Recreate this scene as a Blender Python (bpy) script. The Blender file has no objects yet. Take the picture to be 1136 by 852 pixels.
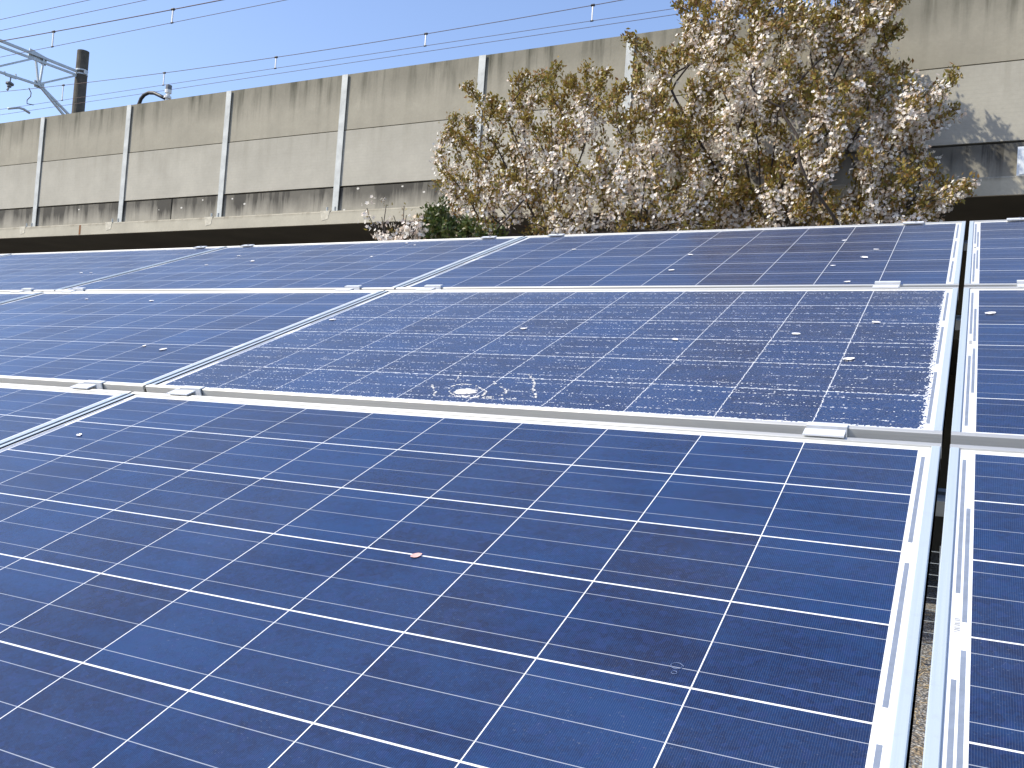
import bpy, math, random
import numpy as np
from mathutils import Vector, Matrix

random.seed(7)
RNG = np.random.default_rng(11)
SC = bpy.context.scene
COL = SC.collection
R = math.radians

# ------------------------------------------------------------------ camera
H0 = 1.446                                   # height of the array's lower edge above the ground
CAM = np.array([1.64616, -0.55373, 0.35394 + H0])
RW = np.array([[0.89338438, 0.44473574, 0.06383161],
               [0.041765, 0.05925199, -0.99736898],
               [-0.44734779, 0.89369979, 0.03436041]])      # rows: right, down, forward
FPX = 1012.347
cam_data = bpy.data.cameras.new('camera')
cam = bpy.data.objects.new('camera', cam_data)
COL.objects.link(cam)
m = Matrix.Identity(4)
for i in range(3):
    m[i][0] = RW[0][i]; m[i][1] = -RW[1][i]; m[i][2] = -RW[2][i]; m[i][3] = CAM[i]
cam.matrix_world = m
cam_data.sensor_width = 36
cam_data.lens = FPX / 1136 * 36
cam_data.clip_start = 0.02
cam_data.clip_end = 3000
SC.camera = cam

# ------------------------------------------------------------------ light
SUN = Vector((-0.58, -0.43, 0.69)).normalized()            # towards the sun
world = bpy.data.worlds.new('World'); SC.world = world
world.use_nodes = True
nt = world.node_tree
sky = nt.nodes.new('ShaderNodeTexSky')
sky.sky_type = 'NISHITA'; sky.sun_disc = False
sky.sun_elevation = math.asin(SUN.z)
sky.sun_rotation = math.atan2(SUN.x, SUN.y)
sky.air_density = 1.25; sky.dust_density = 1.0; sky.ozone_density = 4.0
sky.altitude = 100
bg = nt.nodes['Background']; bg.inputs['Strength'].default_value = 0.15
tint = nt.nodes.new('ShaderNodeMix'); tint.data_type = 'RGBA'; tint.blend_type = 'MULTIPLY'; tint.inputs[0].default_value = 1
tint.inputs[7].default_value = (1.09, 1.0, 1.06, 1)
nt.links.new(sky.outputs[0], tint.inputs[6]); nt.links.new(tint.outputs[2], bg.inputs[0])
sun_d = bpy.data.lights.new('sun', 'SUN'); sun_d.energy = 3.5; sun_d.angle = R(0.53); sun_d.color = (1, .93, .78)
sun_o = bpy.data.objects.new('sun', sun_d); COL.objects.link(sun_o)
sun_o.rotation_euler = SUN.to_track_quat('Z', 'Y').to_euler()
sun_o.location = (-10, -10, 15)
SC.view_settings.view_transform = 'Standard'
SC.view_settings.look = 'None'
SC.view_settings.gamma = 1
SC.view_settings.exposure = 0.55

# ------------------------------------------------------------------ helpers
class MB:
    """collects verts and faces, builds ONE mesh object"""
    def __init__(s): s.v = []; s.f = []
    def add(s, vs, fs):
        n = len(s.v); s.v += [tuple(x) for x in vs]; s.f += [tuple(i + n for i in f) for f in fs]
    def box(s, x0, x1, y0, y1, z0, z1, M=None):
        vs = [Vector((x, y, z)) for z in (z0, z1) for y in (y0, y1) for x in (x0, x1)]
        if M is not None: vs = [M @ v for v in vs]
        s.add(vs, [(0, 2, 3, 1), (4, 5, 7, 6), (0, 1, 5, 4), (2, 6, 7, 3), (0, 4, 6, 2), (1, 3, 7, 5)])
    def extrude(s, prof, a, b, fn):
        """prof: closed list of (p,q); fn(p,q,t)->xyz; between t=a and t=b"""
        n = len(prof)
        vs = [fn(p, q, a) for p, q in prof] + [fn(p, q, b) for p, q in prof]
        fs = [(i, (i + 1) % n, (i + 1) % n + n, i + n) for i in range(n)]
        fs += [tuple(range(n - 1, -1, -1)), tuple(range(n, 2 * n))]
        s.add(vs, fs)
    def tube(s, pts, rad, n=8, caps=True):
        pts = [Vector(p) for p in pts]
        if not hasattr(rad, '__len__'): rad = [rad] * len(pts)
        up = Vector((0, 0, 1)); rings = []
        for i, p in enumerate(pts):
            t = (pts[min(i + 1, len(pts) - 1)] - pts[max(i - 1, 0)]).normalized()
            if i == 0:
                a = t.cross(up if abs(t.z) < .9 else Vector((1, 0, 0))).normalized()
            else:
                a = (a - t * a.dot(t)).normalized()
            b = t.cross(a)
            rings.append([p + (a * math.cos(k * 2 * math.pi / n) + b * math.sin(k * 2 * math.pi / n)) * rad[i] for k in range(n)])
        vs = [v for r in rings for v in r]; fs = []
        for i in range(len(pts) - 1):
            for k in range(n):
                fs.append((i * n + k, i * n + (k + 1) % n, (i + 1) * n + (k + 1) % n, (i + 1) * n + k))
        if caps:
            fs.append(tuple(range(n - 1, -1, -1))); fs.append(tuple(range((len(pts) - 1) * n, len(pts) * n)))
        s.add(vs, fs)
    def bar(s, a, b, w, h=None):
        """square bar from a to b"""
        h = h or w
        a = Vector(a); b = Vector(b); t = (b - a).normalized()
        x = t.cross(Vector((0, 0, 1)) if abs(t.z) < .95 else Vector((1, 0, 0))).normalized(); y = x.cross(t)
        vs = [p + x * sx * w / 2 + y * sy * h / 2 for p in (a, b) for sx, sy in ((-1, -1), (1, -1), (1, 1), (-1, 1))]
        s.add(vs, [(0, 1, 2, 3), (7, 6, 5, 4), (0, 4, 5, 1), (1, 5, 6, 2), (2, 6, 7, 3), (3, 7, 4, 0)])
    def mesh(s, name, mat, smooth=False):
        me = bpy.data.meshes.new(name); me.from_pydata(s.v, [], s.f); me.update()
        if mat: me.materials.append(mat)
        if smooth: me.polygons.foreach_set('use_smooth', [True] * len(me.polygons))
        return me
    def build(s, name, mat, parent=None, smooth=False):
        return link(name, s.mesh(name, mat, smooth), parent)

def link(name, me, parent=None):
    o = bpy.data.objects.new(name, me); COL.objects.link(o)
    if parent: o.parent = parent
    return o
def tag(o, label=None, cat=None, group=None, kind=None):
    if label: o['label'] = label
    if cat: o['category'] = cat
    if group: o['group'] = group
    if kind: o['kind'] = kind
    return o
def empty(name, loc=(0, 0, 0), rot=(0, 0, 0), M=None):
    o = bpy.data.objects.new(name, None); COL.objects.link(o)
    o.empty_display_size = .1
    if M is not None: o.matrix_world = M
    else: o.location = loc; o.rotation_euler = rot
    return o
def copy_tree(o, parent=None):
    c = o.copy(); COL.objects.link(c); c.parent = parent
    for ch in list(o.children): copy_tree(ch, c)
    return c

# pixel of the 1136x852 photograph -> ray / point on a vertical plane
def ray(x, y): return RW.T @ np.array([(x - 568) / FPX, (y - 426) / FPX, 1.0])
def at_y(x, y, Y):
    r = ray(x, y); t = (Y - CAM[1]) / r[1]; return Vector(CAM + t * r)

# ------------------------------------------------------------------ material helpers
class N:
    """tiny node-expression wrapper"""
    def __init__(s, t, sock): s.t = t; s.s = sock
    def _m(s, op, b=None, c=None):
        n = s.t.nodes.new('ShaderNodeMath'); n.operation = op
        for i, v in enumerate((s, b, c)):
            if v is None: continue
            if isinstance(v, N): s.t.links.new(v.s, n.inputs[i])
            else: n.inputs[i].default_value = v
        return N(s.t, n.outputs[0])
    def __add__(s, o): return s._m('ADD', o)
    def __sub__(s, o): return s._m('SUBTRACT', o)
    def __mul__(s, o): return s._m('MULTIPLY', o)
    def __truediv__(s, o): return s._m('DIVIDE', o)
    def lt(s, o): return s._m('LESS_THAN', o)
    def gt(s, o): return s._m('GREATER_THAN', o)
    def floor(s): return s._m('FLOOR')
    def fract(s): return s._m('FRACT')
    def abs(s): return s._m('ABSOLUTE')
    def mx(s, o): return s._m('MAXIMUM', o)
    def mn(s, o): return s._m('MINIMUM', o)
    def inv(s): return (s * -1.0) + 1.0
    def pow(s, o): return s._m('POWER', o)
    def ramp(s, a, b, c=0., d=1.):
        n = s.t.nodes.new('ShaderNodeMapRange'); n.clamp = True
        s.t.links.new(s.s, n.inputs[0])
        for i, v in zip((1, 2, 3, 4), (a, b, c, d)): n.inputs[i].default_value = v
        return N(s.t, n.outputs[0])

class Mat:
    def __init__(s, name, rough=.6, metal=0., base=(.5, .5, .5), spec=None):
        s.m = bpy.data.materials.new(name); s.m.use_nodes = True
        s.t = s.m.node_tree; s.b = s.t.nodes['Principled BSDF']
        s.b.inputs['Roughness'].default_value = rough
        s.b.inputs['Metallic'].default_value = metal
        s.b.inputs['Base Color'].default_value = (*base, 1)
        if spec is not None: s.b.inputs['Specular IOR Level'].default_value = spec
    def coord(s, kind='Object', scale=(1, 1, 1)):
        tc = s.t.nodes.new('ShaderNodeTexCoord'); mp = s.t.nodes.new('ShaderNodeMapping')
        mp.inputs['Scale'].default_value = scale
        s.t.links.new(tc.outputs[kind], mp.inputs[0]); return mp.outputs[0]
    def xyz(s, sock):
        n = s.t.nodes.new('ShaderNodeSeparateXYZ'); s.t.links.new(sock, n.inputs[0])
        return [N(s.t, o) for o in n.outputs]
    def comb(s, x, y, z=0.):
        n = s.t.nodes.new('ShaderNodeCombineXYZ')
        for i, v in enumerate((x, y, z)):
            if isinstance(v, N): s.t.links.new(v.s, n.inputs[i])
            else: n.inputs[i].default_value = v
        return n.outputs[0]
    def noise(s, sock, scale=5, detail=4, rough=.55, dist=0.):
        n = s.t.nodes.new('ShaderNodeTexNoise'); s.t.links.new(sock, n.inputs['Vector'])
        n.inputs['Scale'].default_value = scale; n.inputs['Detail'].default_value = detail
        n.inputs['Roughness'].default_value = rough; n.inputs['Distortion'].default_value = dist
        return N(s.t, n.outputs['Fac'])
    def white(s, sock):
        n = s.t.nodes.new('ShaderNodeTexWhiteNoise'); s.t.links.new(sock, n.inputs['Vector'])
        return N(s.t, n.outputs['Value'])
    def vor(s, sock, scale=5, feat='F1'):
        n = s.t.nodes.new('ShaderNodeTexVoronoi'); n.feature = feat
        s.t.links.new(sock, n.inputs['Vector']); n.inputs['Scale'].default_value = scale
        return N(s.t, n.outputs['Distance']), n.outputs['Color'], n
    def mix(s, fac, a, b):
        n = s.t.nodes.new('ShaderNodeMix'); n.data_type = 'RGBA'
        for i, v in ((0, fac), (6, a), (7, b)):
            if isinstance(v, N): s.t.links.new(v.s, n.inputs[i])
            elif hasattr(v, 'is_output'): s.t.links.new(v, n.inputs[i])
            elif i == 0: n.inputs[i].default_value = v
            else: n.inputs[i].default_value = (*v, 1)
        return n.outputs[2]
    def color(s, sock): s.t.links.new(sock, s.b.inputs['Base Color'])
    def inp(s, name, v): s.t.links.new(v.s if isinstance(v, N) else v, s.b.inputs[name])
    def bump(s, h, strength=.3, dist=.01):
        n = s.t.nodes.new('ShaderNodeBump'); n.inputs['Strength'].default_value = strength
        n.inputs['Distance'].default_value = dist
        s.t.links.new(h.s, n.inputs['Height']); s.t.links.new(n.outputs[0], s.b.inputs['Normal'])

# ---- solar panel numbers
PC, CG, SG = .1586, .0013, .0025          # cell pitch, gap between columns, gap between strings
ML, MB_ = .0325, .0245                     # cell grid origin inside the panel
PW, PH = .0325 + 10 * PC - CG + .0292, .0245 * 2 + 6 * PC - SG
FT, LIP, FW = .040, .0035, .0122

def laminate_material(wet):
    M = Mat('wet speckled solar cells' if wet else 'blue solar cells', rough=.13)
    co = M.coord('Object')
    X, Y, Z = M.xyz(co)
    oi = M.t.nodes.new('ShaderNodeObjectInfo'); orand = N(M.t, oi.outputs['Random'])
    x0 = X - ML; y0 = Y - MB_
    x, y = x0, y0
    if wet:
        d, c, _ = M.vor(co, 300)
        cx, cy, cz = M.xyz(c)
        patch = M.noise(co, 9, 3)
        amt = patch.ramp(.36, .56, .55, 1.1)
        low = y0.ramp(0, .95, 1.2, .5)
        on = cz.gt(.25) * amt * low
        x = x0 + (cx - .5) * on * x0.ramp(10 * PC - .03, 10 * PC - .005, .0028, .014)
        y = y0 + (cy - .5) * on * .0052
    ix, iy = (x / PC).floor(), (y / PC).floor()
    fx, fy = (x / PC).fract() * PC, (y / PC).fract() * PC
    inside = x.gt(0) * x.lt(10 * PC - CG) * y.gt(0) * y.lt(6 * PC - SG)
    cell = inside * fx.lt(PC - CG) * fy.lt(PC - SG)
    CH = PC - SG
    bus = None
    for k in (1 / 6, .5, 5 / 6):
        b = (fy - CH * k).abs().lt(.0008 if wet else .0005)
        bus = b if bus is None else bus.mx(b)
    if wet:
        bseg = M.noise(M.comb(x0 * 170.0, (y0 / (PC / 6)).floor() * 7.3, 0.), 1.0, 2)
        bus = bus * bseg.gt(.50) * patch.gt(.42)
    bus = bus * x.gt(-.010) * x.lt(10 * PC + .008) * fy.lt(CH)
    bus = bus * y.gt(0) * y.lt(6 * PC)
    # cell colour: crystal grains, cell to cell and within-cell drift
    cid = M.comb(ix, iy, orand * 37.0)
    cr = M.white(cid)
    gco = M.comb(x0 + cr * 3.0, y0 + orand * 5.0, cr * 9.0)
    _, gc, _ = M.vor(gco, 115)
    gx, gy, gz = M.xyz(gc)
    _, gc2, _ = M.vor(gco, 360)
    hx, hy, hz = M.xyz(gc2)
    big = M.noise(gco, 9, 3)
    band = M.noise(M.comb(x0 * 2.2, y0 * 8.0, cr * 13.0), 3.5, 2)
    val = big * .9 + band * .9 + gx * .22 + hx * .32 + cr * .55
    colr = M.mix(val.ramp(.95, 1.85), (.0036, .0098, .045), (.0058, .034, .120))
    colr = M.mix(gy.gt(.8) * .3, colr, (.012, .030, .125))
    # screen printed fingers across the busbars
    fing = ((x / .0021).fract() - .5).abs().gt(.42)
    colr = M.mix(fing * .12, colr, (.32, .36, .44))
    shee = M.noise(co, 3, 5)                       # thin uneven dust film
    dust = M.noise(co, 420, 2).ramp(.66, .74) * shee.ramp(.4, .65) * .35
    film = shee.ramp(.35, .7, .004, .022) + dust * .4
    sheet = M.mix(M.noise(co, 14, 3), (.80, .80, .78), (.86, .86, .85))
    colr = M.mix(cell, sheet, colr)
    colr = M.mix(bus * (1.0 if wet else .62), colr, (.84, .84, .84) if wet else (.52, .55, .60))
    if wet:
        d2, c2, _ = M.vor(co, 190)
        ax, ay, az = M.xyz(c2)
        # beads that stayed in rows along the wires
        yy = (y0 / (PC / 6)).fract() - .5
        rows = yy.abs().ramp(.10, .0, 0, 1)
        seg = M.noise(M.comb(x0 * 26.0, (y0 / (PC / 6)).floor() * 7.3, 0.), 1.0, 2)
        spk = d2.lt(.27) * (ax + rows * seg.ramp(.40, .60) * .50 + low * .03).gt(.975)
        colr = M.mix(spk * .9, colr, (.86, .85, .84))
        frost = M.noise(co, 330, 2, .7).ramp(.5, .68) * .12
        film = film + frost
    colr = M.mix(film, colr, (.62, .62, .60))
    M.color(colr)
    if wet:
        dd, _, vn = M.vor(co, 230, 'SMOOTH_F1')
        M.bump(dd.ramp(0, .55, 1, 0), .22, .0012)
        M.b.inputs['Roughness'].default_value = .18
    else:
        M.bump(M.noise(co, 900, 1), .02, .0004)
        M.inp('Roughness', shee.ramp(.3, .7, .17, .27))
    M.b.inputs['IOR'].default_value = 1.40
    M.b.inputs['Sheen Weight'].default_value = .05           # thin dust on the glass, seen most at grazing angles
    M.b.inputs['Sheen Roughness'].default_value = .45
    return M.m

def rail_material(along):
    """anodised aluminium extrusion, drawn along one axis of the panel"""
    M = Mat('anodised aluminium drawn lengthwise' if along[0] else 'anodised aluminium drawn crosswise', rough=.60, metal=.75 if along[0] else .48, base=(.80, .83, .85))
    co = M.coord('Object', (3, 300, 300) if along[0] else (300, 3, 300))
    n = M.noise(co, 1, 3)
    n2 = M.noise(M.coord('Object'), 60, 4)
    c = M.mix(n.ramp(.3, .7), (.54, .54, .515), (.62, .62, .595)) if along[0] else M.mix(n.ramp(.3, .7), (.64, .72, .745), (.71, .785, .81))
    c = M.mix(n2.ramp(.58, .75) * .25, c, (.55, .56, .55))
    M.color(c)
    M.b.inputs['Anisotropic'].default_value = .55 if along[0] else .7
    cv = M.t.nodes.new('ShaderNodeVectorTransform'); cv.vector_type = 'VECTOR'
    cv.convert_from = 'OBJECT'; cv.convert_to = 'WORLD'
    cv.inputs[0].default_value = (along[1], along[0], 0)      # gloss spreads across the drawing lines
    M.t.links.new(cv.outputs[0], M.b.inputs['Tangent'])
    return M.m

def plain(name, base, rough=.6, metal=0., var=.25, scale=12, bump=0., spec=None, bscale=None):
    M = Mat(name, rough, metal, base, spec)
    n = M.noise(M.coord('Object'), scale, 5)
    M.color(M.mix(n.ramp(.3, .7), tuple(c * (1 - var) for c in base), tuple(min(1, c * (1 + var)) for c in base)))
    if bump: M.bump(M.noise(M.coord('Object'), bscale or scale * 6, 4), bump, .01)
    return M.m

MT = {}
MT['cells'] = laminate_material(False)
MT['cells_wet'] = laminate_material(True)
MT['rail_u'] = rail_material((1, 0, 0))
MT['rail_v'] = rail_material((0, 1, 0))
MT['ribbon'] = plain('tinned ribbon', (.30, .34, .40), .4, .3, .12, 60)
MT['clamp'] = plain('bright clamp aluminium', (.80, .81, .81), .45, .3, .06, 40)
MT['bolt'] = plain('stainless bolt', (.5, .5, .5), .35, 1., .1, 80)
MT['galv'] = plain('galvanised steel', (.46, .50, .51), .5, .55, .14, 18, .05)
MT['galv_post'] = plain('weathered galvanised post steel', (.45, .47, .455), .65, .15, .15, 9, .05)
MT['steel_dark'] = plain('dull grey steel', (.16, .17, .18), .6, .5, .2, 14)
MT['pole'] = plain('dark weathered concrete pole', (.085, .078, .062), .9, 0, .3, 5, .2)
MT['black'] = plain('black rubber', (.02, .02, .022), .5, 0, .2, 20)
MT['wire'] = plain('dark bronze wire', (.10, .075, .07), .6, .4, .1, 5)
MT['dropper'] = plain('pale dropper steel', (.62, .62, .62), .5, .3, .1, 5)
MT['porcelain'] = plain('white porcelain', (.75, .74, .70), .25, 0, .05, 10)
MT['white'] = plain('white painted steel', (.74, .77, .78), .45, .2, .05, 6)

# ------------------------------------------------------------------ setting: ground
M = Mat('grey gravel with straw', .95)
co = M.coord('Object')
d, c, _ = M.vor(co, 42); gx, gy, gz = M.xyz(c)
stone = M.mix(gx, (.20, .195, .18), (.52, .51, .48))
stone = M.mix(gy.gt(.8), stone, (.34, .27, .19))
stone = M.mix(d.ramp(.35, .75) * .8, stone, (.06, .05, .04))
strawf = M.noise(M.comb(M.xyz(co)[0] * 1.3, M.xyz(co)[1] * 2.2, 0.), 1.2, 4).ramp(.60, .72)
st2 = M.noise(M.coord('Object', (40, 160, 1)), 1, 3)
straw = M.mix(st2.ramp(.35, .65), (.20, .13, .06), (.52, .38, .20))
M.color(M.mix(strawf * .75, stone, straw))
M.bump(d.ramp(0, .7, 1, 0), .9, .02)
g = MB(); g.add([(-400, -400, 0), (400, -400, 0), (400, 400, 0), (-400, 400, 0)], [(0, 1, 2, 3)])
tag(g.build('ground', M.m), kind='structure')

# ------------------------------------------------------------------ viaduct with noise barrier
WD = Vector((0.99951857, -0.02963367, -0.00919105)).normalized()
WN = Vector((0.02963492, 0.99956079, 0))
WZ = WD.cross(WN).normalized()
D = 8.95
WO = Vector(CAM) + WN * D                   # local origin: straight ahead of the camera, at camera height
WM = Matrix(((WD.x, WN.x, WZ.x, WO.x), (WD.y, WN.y, WZ.y, WO.y), (WD.z, WN.z, WZ.z, WO.z), (0, 0, 0, 1)))
WI = WM.inverted()
TOP, MID, LOW, LT, LB = 4.10, 3.383, 2.667, 2.314, 2.148
GZ = -CAM[2]
def wall_pt(x, y, dy=0.):                   # pixel -> viaduct-local point on the plane dy behind the wall face
    r = WI.to_3x3() @ Vector(ray(x, y)); c = WI @ Vector(CAM)
    t = (dy - c.y) / r.y; return c + r * t
def wall_x(x, y, lx):                       # pixel -> local point on the cross plane local x = lx
    r = WI.to_3x3() @ Vector(ray(x, y)); c = WI @ Vector(CAM)
    t = (lx - c.x) / r.x; return c + r * t

def concrete(name, light, dark, top, reach, lines=0, spots=0, streak=1., foot=None):
    M = Mat(name, .92)
    co = M.coord('Object')
    X, Y, Z = M.xyz(co)
    oi = M.t.nodes.new('ShaderNodeObjectInfo'); rnd = N(M.t, oi.outputs['Random'])
    Xr = X + rnd * .0
    st = M.noise(M.comb(Xr * 7.0, 0., Z * .55), 1.0, 5, .62)
    st2 = M.noise(M.comb(Xr * 1.6, 3.0, Z * .5), 1.0, 3)
    mott = M.noise(co, 2.4, 6, .6)
    fine = M.noise(co, 38, 4)
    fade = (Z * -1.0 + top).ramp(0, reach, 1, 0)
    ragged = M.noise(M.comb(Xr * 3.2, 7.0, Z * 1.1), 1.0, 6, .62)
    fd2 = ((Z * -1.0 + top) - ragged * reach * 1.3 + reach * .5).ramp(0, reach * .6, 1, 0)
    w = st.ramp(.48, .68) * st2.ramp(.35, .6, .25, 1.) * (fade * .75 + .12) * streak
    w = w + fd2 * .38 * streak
    base = M.mix(mott.ramp(.3, .7), tuple(c * .86 for c in light), tuple(c * 1.08 for c in light))
    base = M.mix(rnd.ramp(0, 1, 0, .22), base, tuple(c * .8 for c in light))
    base = M.mix(fine.ramp(.35, .7) * .22, base, tuple(c * .72 for c in light))
    if lines:
        ln = ((Z * lines).fract() - .5).abs().gt(.44) * M.noise(M.comb(X * 2.0, 0., Z * 9.0), 1, 3).ramp(.35, .65)
        base = M.mix(ln * .22, base, tuple(c * .6 for c in light))
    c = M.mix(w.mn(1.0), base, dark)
    if foot:
        fo = (Z - foot).ramp(0, .14, 1, 0) * M.noise(M.comb(X * 5.0, 1., Z * 2.0), 1, 4).ramp(.4, .62)
        c = M.mix(fo * .5, c, (.42, .40, .35))
    if spots:
        dd, cc, _ = M.vor(M.comb(X * 1.0, 0., Z * 1.5), spots)
        cx, cy, cz = M.xyz(cc)
        c = M.mix(dd.lt(.085) * cx.gt(.45), c, (.60, .58, .52))
    M.color(c)
    M.bump(M.noise(co, 30, 6), .25, .006)
    return M.m
MT['upper'] = concrete('streaked upper barrier concrete', (.335, .312, .245), (.085, .082, .058), TOP, .55, streak=1.1)
MT['lower'] = concrete('pale board marked barrier concrete', (.42, .40, .335), (.25, .235, .185), MID, .5, lines=26, streak=.5)
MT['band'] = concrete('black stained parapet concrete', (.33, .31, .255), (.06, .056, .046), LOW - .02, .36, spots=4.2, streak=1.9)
MT['ledge'] = concrete('weathered ledge concrete', (.46, .43, .34), (.17, .15, .11), LT, .06, streak=1.0)
MT['soffit'] = plain('shade darkened viaduct concrete', (.055, .049, .035), .95, 0, .25, 1.2, .2)  # stained concrete, colour darkened further to paint in the shade under the deck
MT['rust'] = plain('rust stain', (.20, .09, .035), .9, 0, .3, 20)

viad = empty('railway_viaduct', M=WM)
tag(viad, 'elevated concrete railway viaduct with stained parapet and pale projecting ledge above dark recess', 'viaduct')
XL, XR = -30.0, 14.0
def joint_break(x): return x
jx = [XL, wall_pt(192, 232, .03).x, 8.0, XR]
for a, b in zip(jx[:-1], jx[1:]):
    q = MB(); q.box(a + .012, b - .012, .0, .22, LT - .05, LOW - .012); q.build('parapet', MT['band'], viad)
# joint fill
for x in jx[1:-1]:
    q = MB(); q.box(x - .012, x + .012, .03, .19, LT, LOW - .03); q.build('joint_filler', MT['black'], viad)
q = MB(); q.extrude([(-.20, LB), (-.20, LT - .015), (-.185, LT), (.30, LT + .002), (.30, LT - .05), (-.17, LT - .05), (-.17, LB)], XL, XR, lambda p, h, t: (t, p, h)); q.build('ledge', MT['ledge'], viad)
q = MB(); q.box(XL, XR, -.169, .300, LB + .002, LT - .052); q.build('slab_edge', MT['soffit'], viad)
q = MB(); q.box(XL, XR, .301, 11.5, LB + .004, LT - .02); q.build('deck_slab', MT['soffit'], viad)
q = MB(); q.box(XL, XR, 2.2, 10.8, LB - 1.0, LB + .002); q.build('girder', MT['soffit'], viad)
q = MB(); q.box(XL, XR, 8.0, 8.6, GZ - .3, LB - .99); q.build('added_back_wall', MT['soffit'], viad)  # back wall added to keep the space under the deck dark
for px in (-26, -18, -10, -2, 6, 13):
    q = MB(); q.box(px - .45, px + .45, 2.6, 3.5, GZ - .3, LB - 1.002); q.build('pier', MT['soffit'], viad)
# pale mortar pads under the post feet and rust stain on the ledge face
posts = [-27.52, -25.52, -23.52, -21.52, -19.52, -17.52, -15.52, -13.52, -11.52, -9.515, -7.51, -5.50, -3.67, -1.65, .62, 2.62, 4.62, 6.62, 8.62]
pad = MB(); pad.extrude([(-.05, LT - .12), (.045, LT - .10), (.07, LT + .004), (-.085, LT + .004)], -.203, -.16, lambda p, h, t: (p, t, h))
padm = pad.mesh('mortar_pad', plain('pale mortar', (.50, .47, .38), .95, 0, .25, 14, .2))
for x in posts:
    o = link('mortar_pad', padm, viad); o.location = (x, 0, 0)
q = MB(); rx = wall_pt(88, 262, -.2).x
q.add([(rx - .02, -.2022, LB + .005), (rx + .02, -.2022, LB + .005), (rx + .018, -.2022, LT - .02), (rx - .022, -.2022, LT - .02)], [(0, 1, 2, 3)])
q.build('rust_stain', MT['rust'], viad)
# rails, hidden from the front but there from the side
for yy in (2.4, 3.5, 6.4, 7.5):
    q = MB(); q.box(XL, XR, yy - .035, yy + .035, LT + .3, LT + .45); q.build('rail', MT['steel_dark'], viad)
q = MB(); q.box(XL, XR, .9, 9.2, LT - .018, LT + .3); q.build('ballast', plain('brown ballast', (.18, .15, .12), .95, 0, .4, 22, .8), viad)

barrier = empty('noise_barrier', M=WM)
tag(barrier, 'tall concrete panel noise barrier between galvanised steel posts along the viaduct edge', 'noise barrier')
edges = posts
for a, b in zip(edges[:-1], edges[1:]):
    for nm, z0, z1, mt in (('concrete_panel', MID + .006, TOP, 'upper'), ('concrete_panel', LOW + .006, MID - .006, 'lower')):
        q = MB(); q.box(a + .006, b - .006, -.012 if mt == 'lower' else -.008, .10, z0, z1)
        q.build(nm, MT[mt], barrier)
pm = MB()
pm.box(-.045, .045, -.032, -.022, LT + .02, TOP - .006)      # front flange
pm.box(-.004, .004, -.022, .12, LT + .02, TOP - .008)        # web
pm.box(-.045, .045, .12, .131, LT + .02, TOP - .006)
pmm = pm.mesh('post', MT['galv_post'])
bp = MB(); bp.box(-.085, .085, -.13, .15, LT + .003, LT + .019)
for sx in (-.062, .062):
    bp.tube([(sx, -.10, LT + .018), (sx, -.10, LT + .075)], .013, 6)
bpm = bp.mesh('base_plate', MT['galv_post'])
for x in posts:
    o = link('post', pmm, barrier); o.location = (x, 0, 0)
    link('base_plate', bpm, o)

# white steel cabinet fixed to the parapet at the right edge
p0 = wall_pt(1127, 203, -.06); p1 = wall_pt(1127, 167, -.06)
cab = empty('steel_cabinet', M=WM @ Matrix.Translation((p0.x, 0, 0)))
tag(cab, 'pale blue-white steel cover plate box fixed to the parapet at the far right', 'cabinet')
q = MB(); q.box(0, .55, -.10, -.002, LT + .004, p1.z + .02); q.build('box_body', MT['white'], cab)
q = MB(); q.box(.02, .53, -.108, -.101, LT + .03, p1.z - .005); q.build('cover_plate', MT['white'], cab)

# ------------------------------------------------------------------ overhead line
def wire_pts(p, q, dy, x0=-40, x1=14, sag=0., n=28):
    """straight (or sagging) run through two sighted points, in viaduct-local coordinates"""
    a = wall_pt(*p, dy); b = wall_pt(*q, dy)
    out = []
    for i in range(n + 1):
        x = x0 + (x1 - x0) * i / n
        t = (x - a.x) / (b.x - a.x)
        z = a.z + (b.z - a.z) * t + sag * (x - a.x) * (x - b.x)
        out.append((x, dy, z))
    return out
def zat(pts, x):
    for a, b in zip(pts[:-1], pts[1:]):
        if a[0] <= x <= b[0]: return a[2] + (b[2] - a[2]) * (x - a[0]) / (b[0] - a[0])
    return pts[-1][2]
def wire_line(label, mess, cont, dy, drops, extra=None, rm=.0075, rc=.0055):
    t = empty('catenary_line', M=WM); tag(t, label, 'overhead line', 'overhead lines above the railway')
    for nm, pts, r in (('messenger_wire', mess, rm), ('contact_wire', cont, rc)) + ((('feeder_wire', extra, rc),) if extra else ()):
        q = MB(); q.tube(pts, r, 5); q.build(nm, MT['wire'], t, True)
    for px, py in drops:
        x = wall_pt(px, py, dy).x
        za, zb = zat(mess, x), zat(cont, x)
        q = MB(); q.bar((x, dy, zb), (x, dy, za), .022); d_ = q.build('dropper', MT['dropper'], t)
        q = MB(); q.tube([(x - .035, dy, za), (x + .035, dy, za)], .026, 6); q.build('wire_clip', MT['black'], d_)
        q = MB(); q.tube([(x - .03, dy, zb), (x + .03, dy, zb)], .016, 6); q.build('wire_clip', MT['black'], d_)
    return t
DN, DF = 2.95, 6.95
mess = wire_pts((0, 45.8), (246, 0), DN, sag=.0012); cont = wire_pts((0, 63.4), (317, 0), DN)
wire_line('upper overhead line of thick messenger and contact wire running above the pole top', mess, cont, DN, [(59, 40), (191.5, 16)], rm=.010)
mess = wire_pts((0, 102), (400, 49.3), DF, sag=.0016); cont = wire_pts((0, 121.5), (400, 61.6), DF)
ext = wire_pts((0, 127.5), (400, 68.0), DF + .02)
wire_line('lower overhead line passing behind the pole just over the barrier top', mess, cont, DF,
          [(70, 98), (182, 85), (306, 68), (472, 45), (657, 17)], ext)
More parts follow.
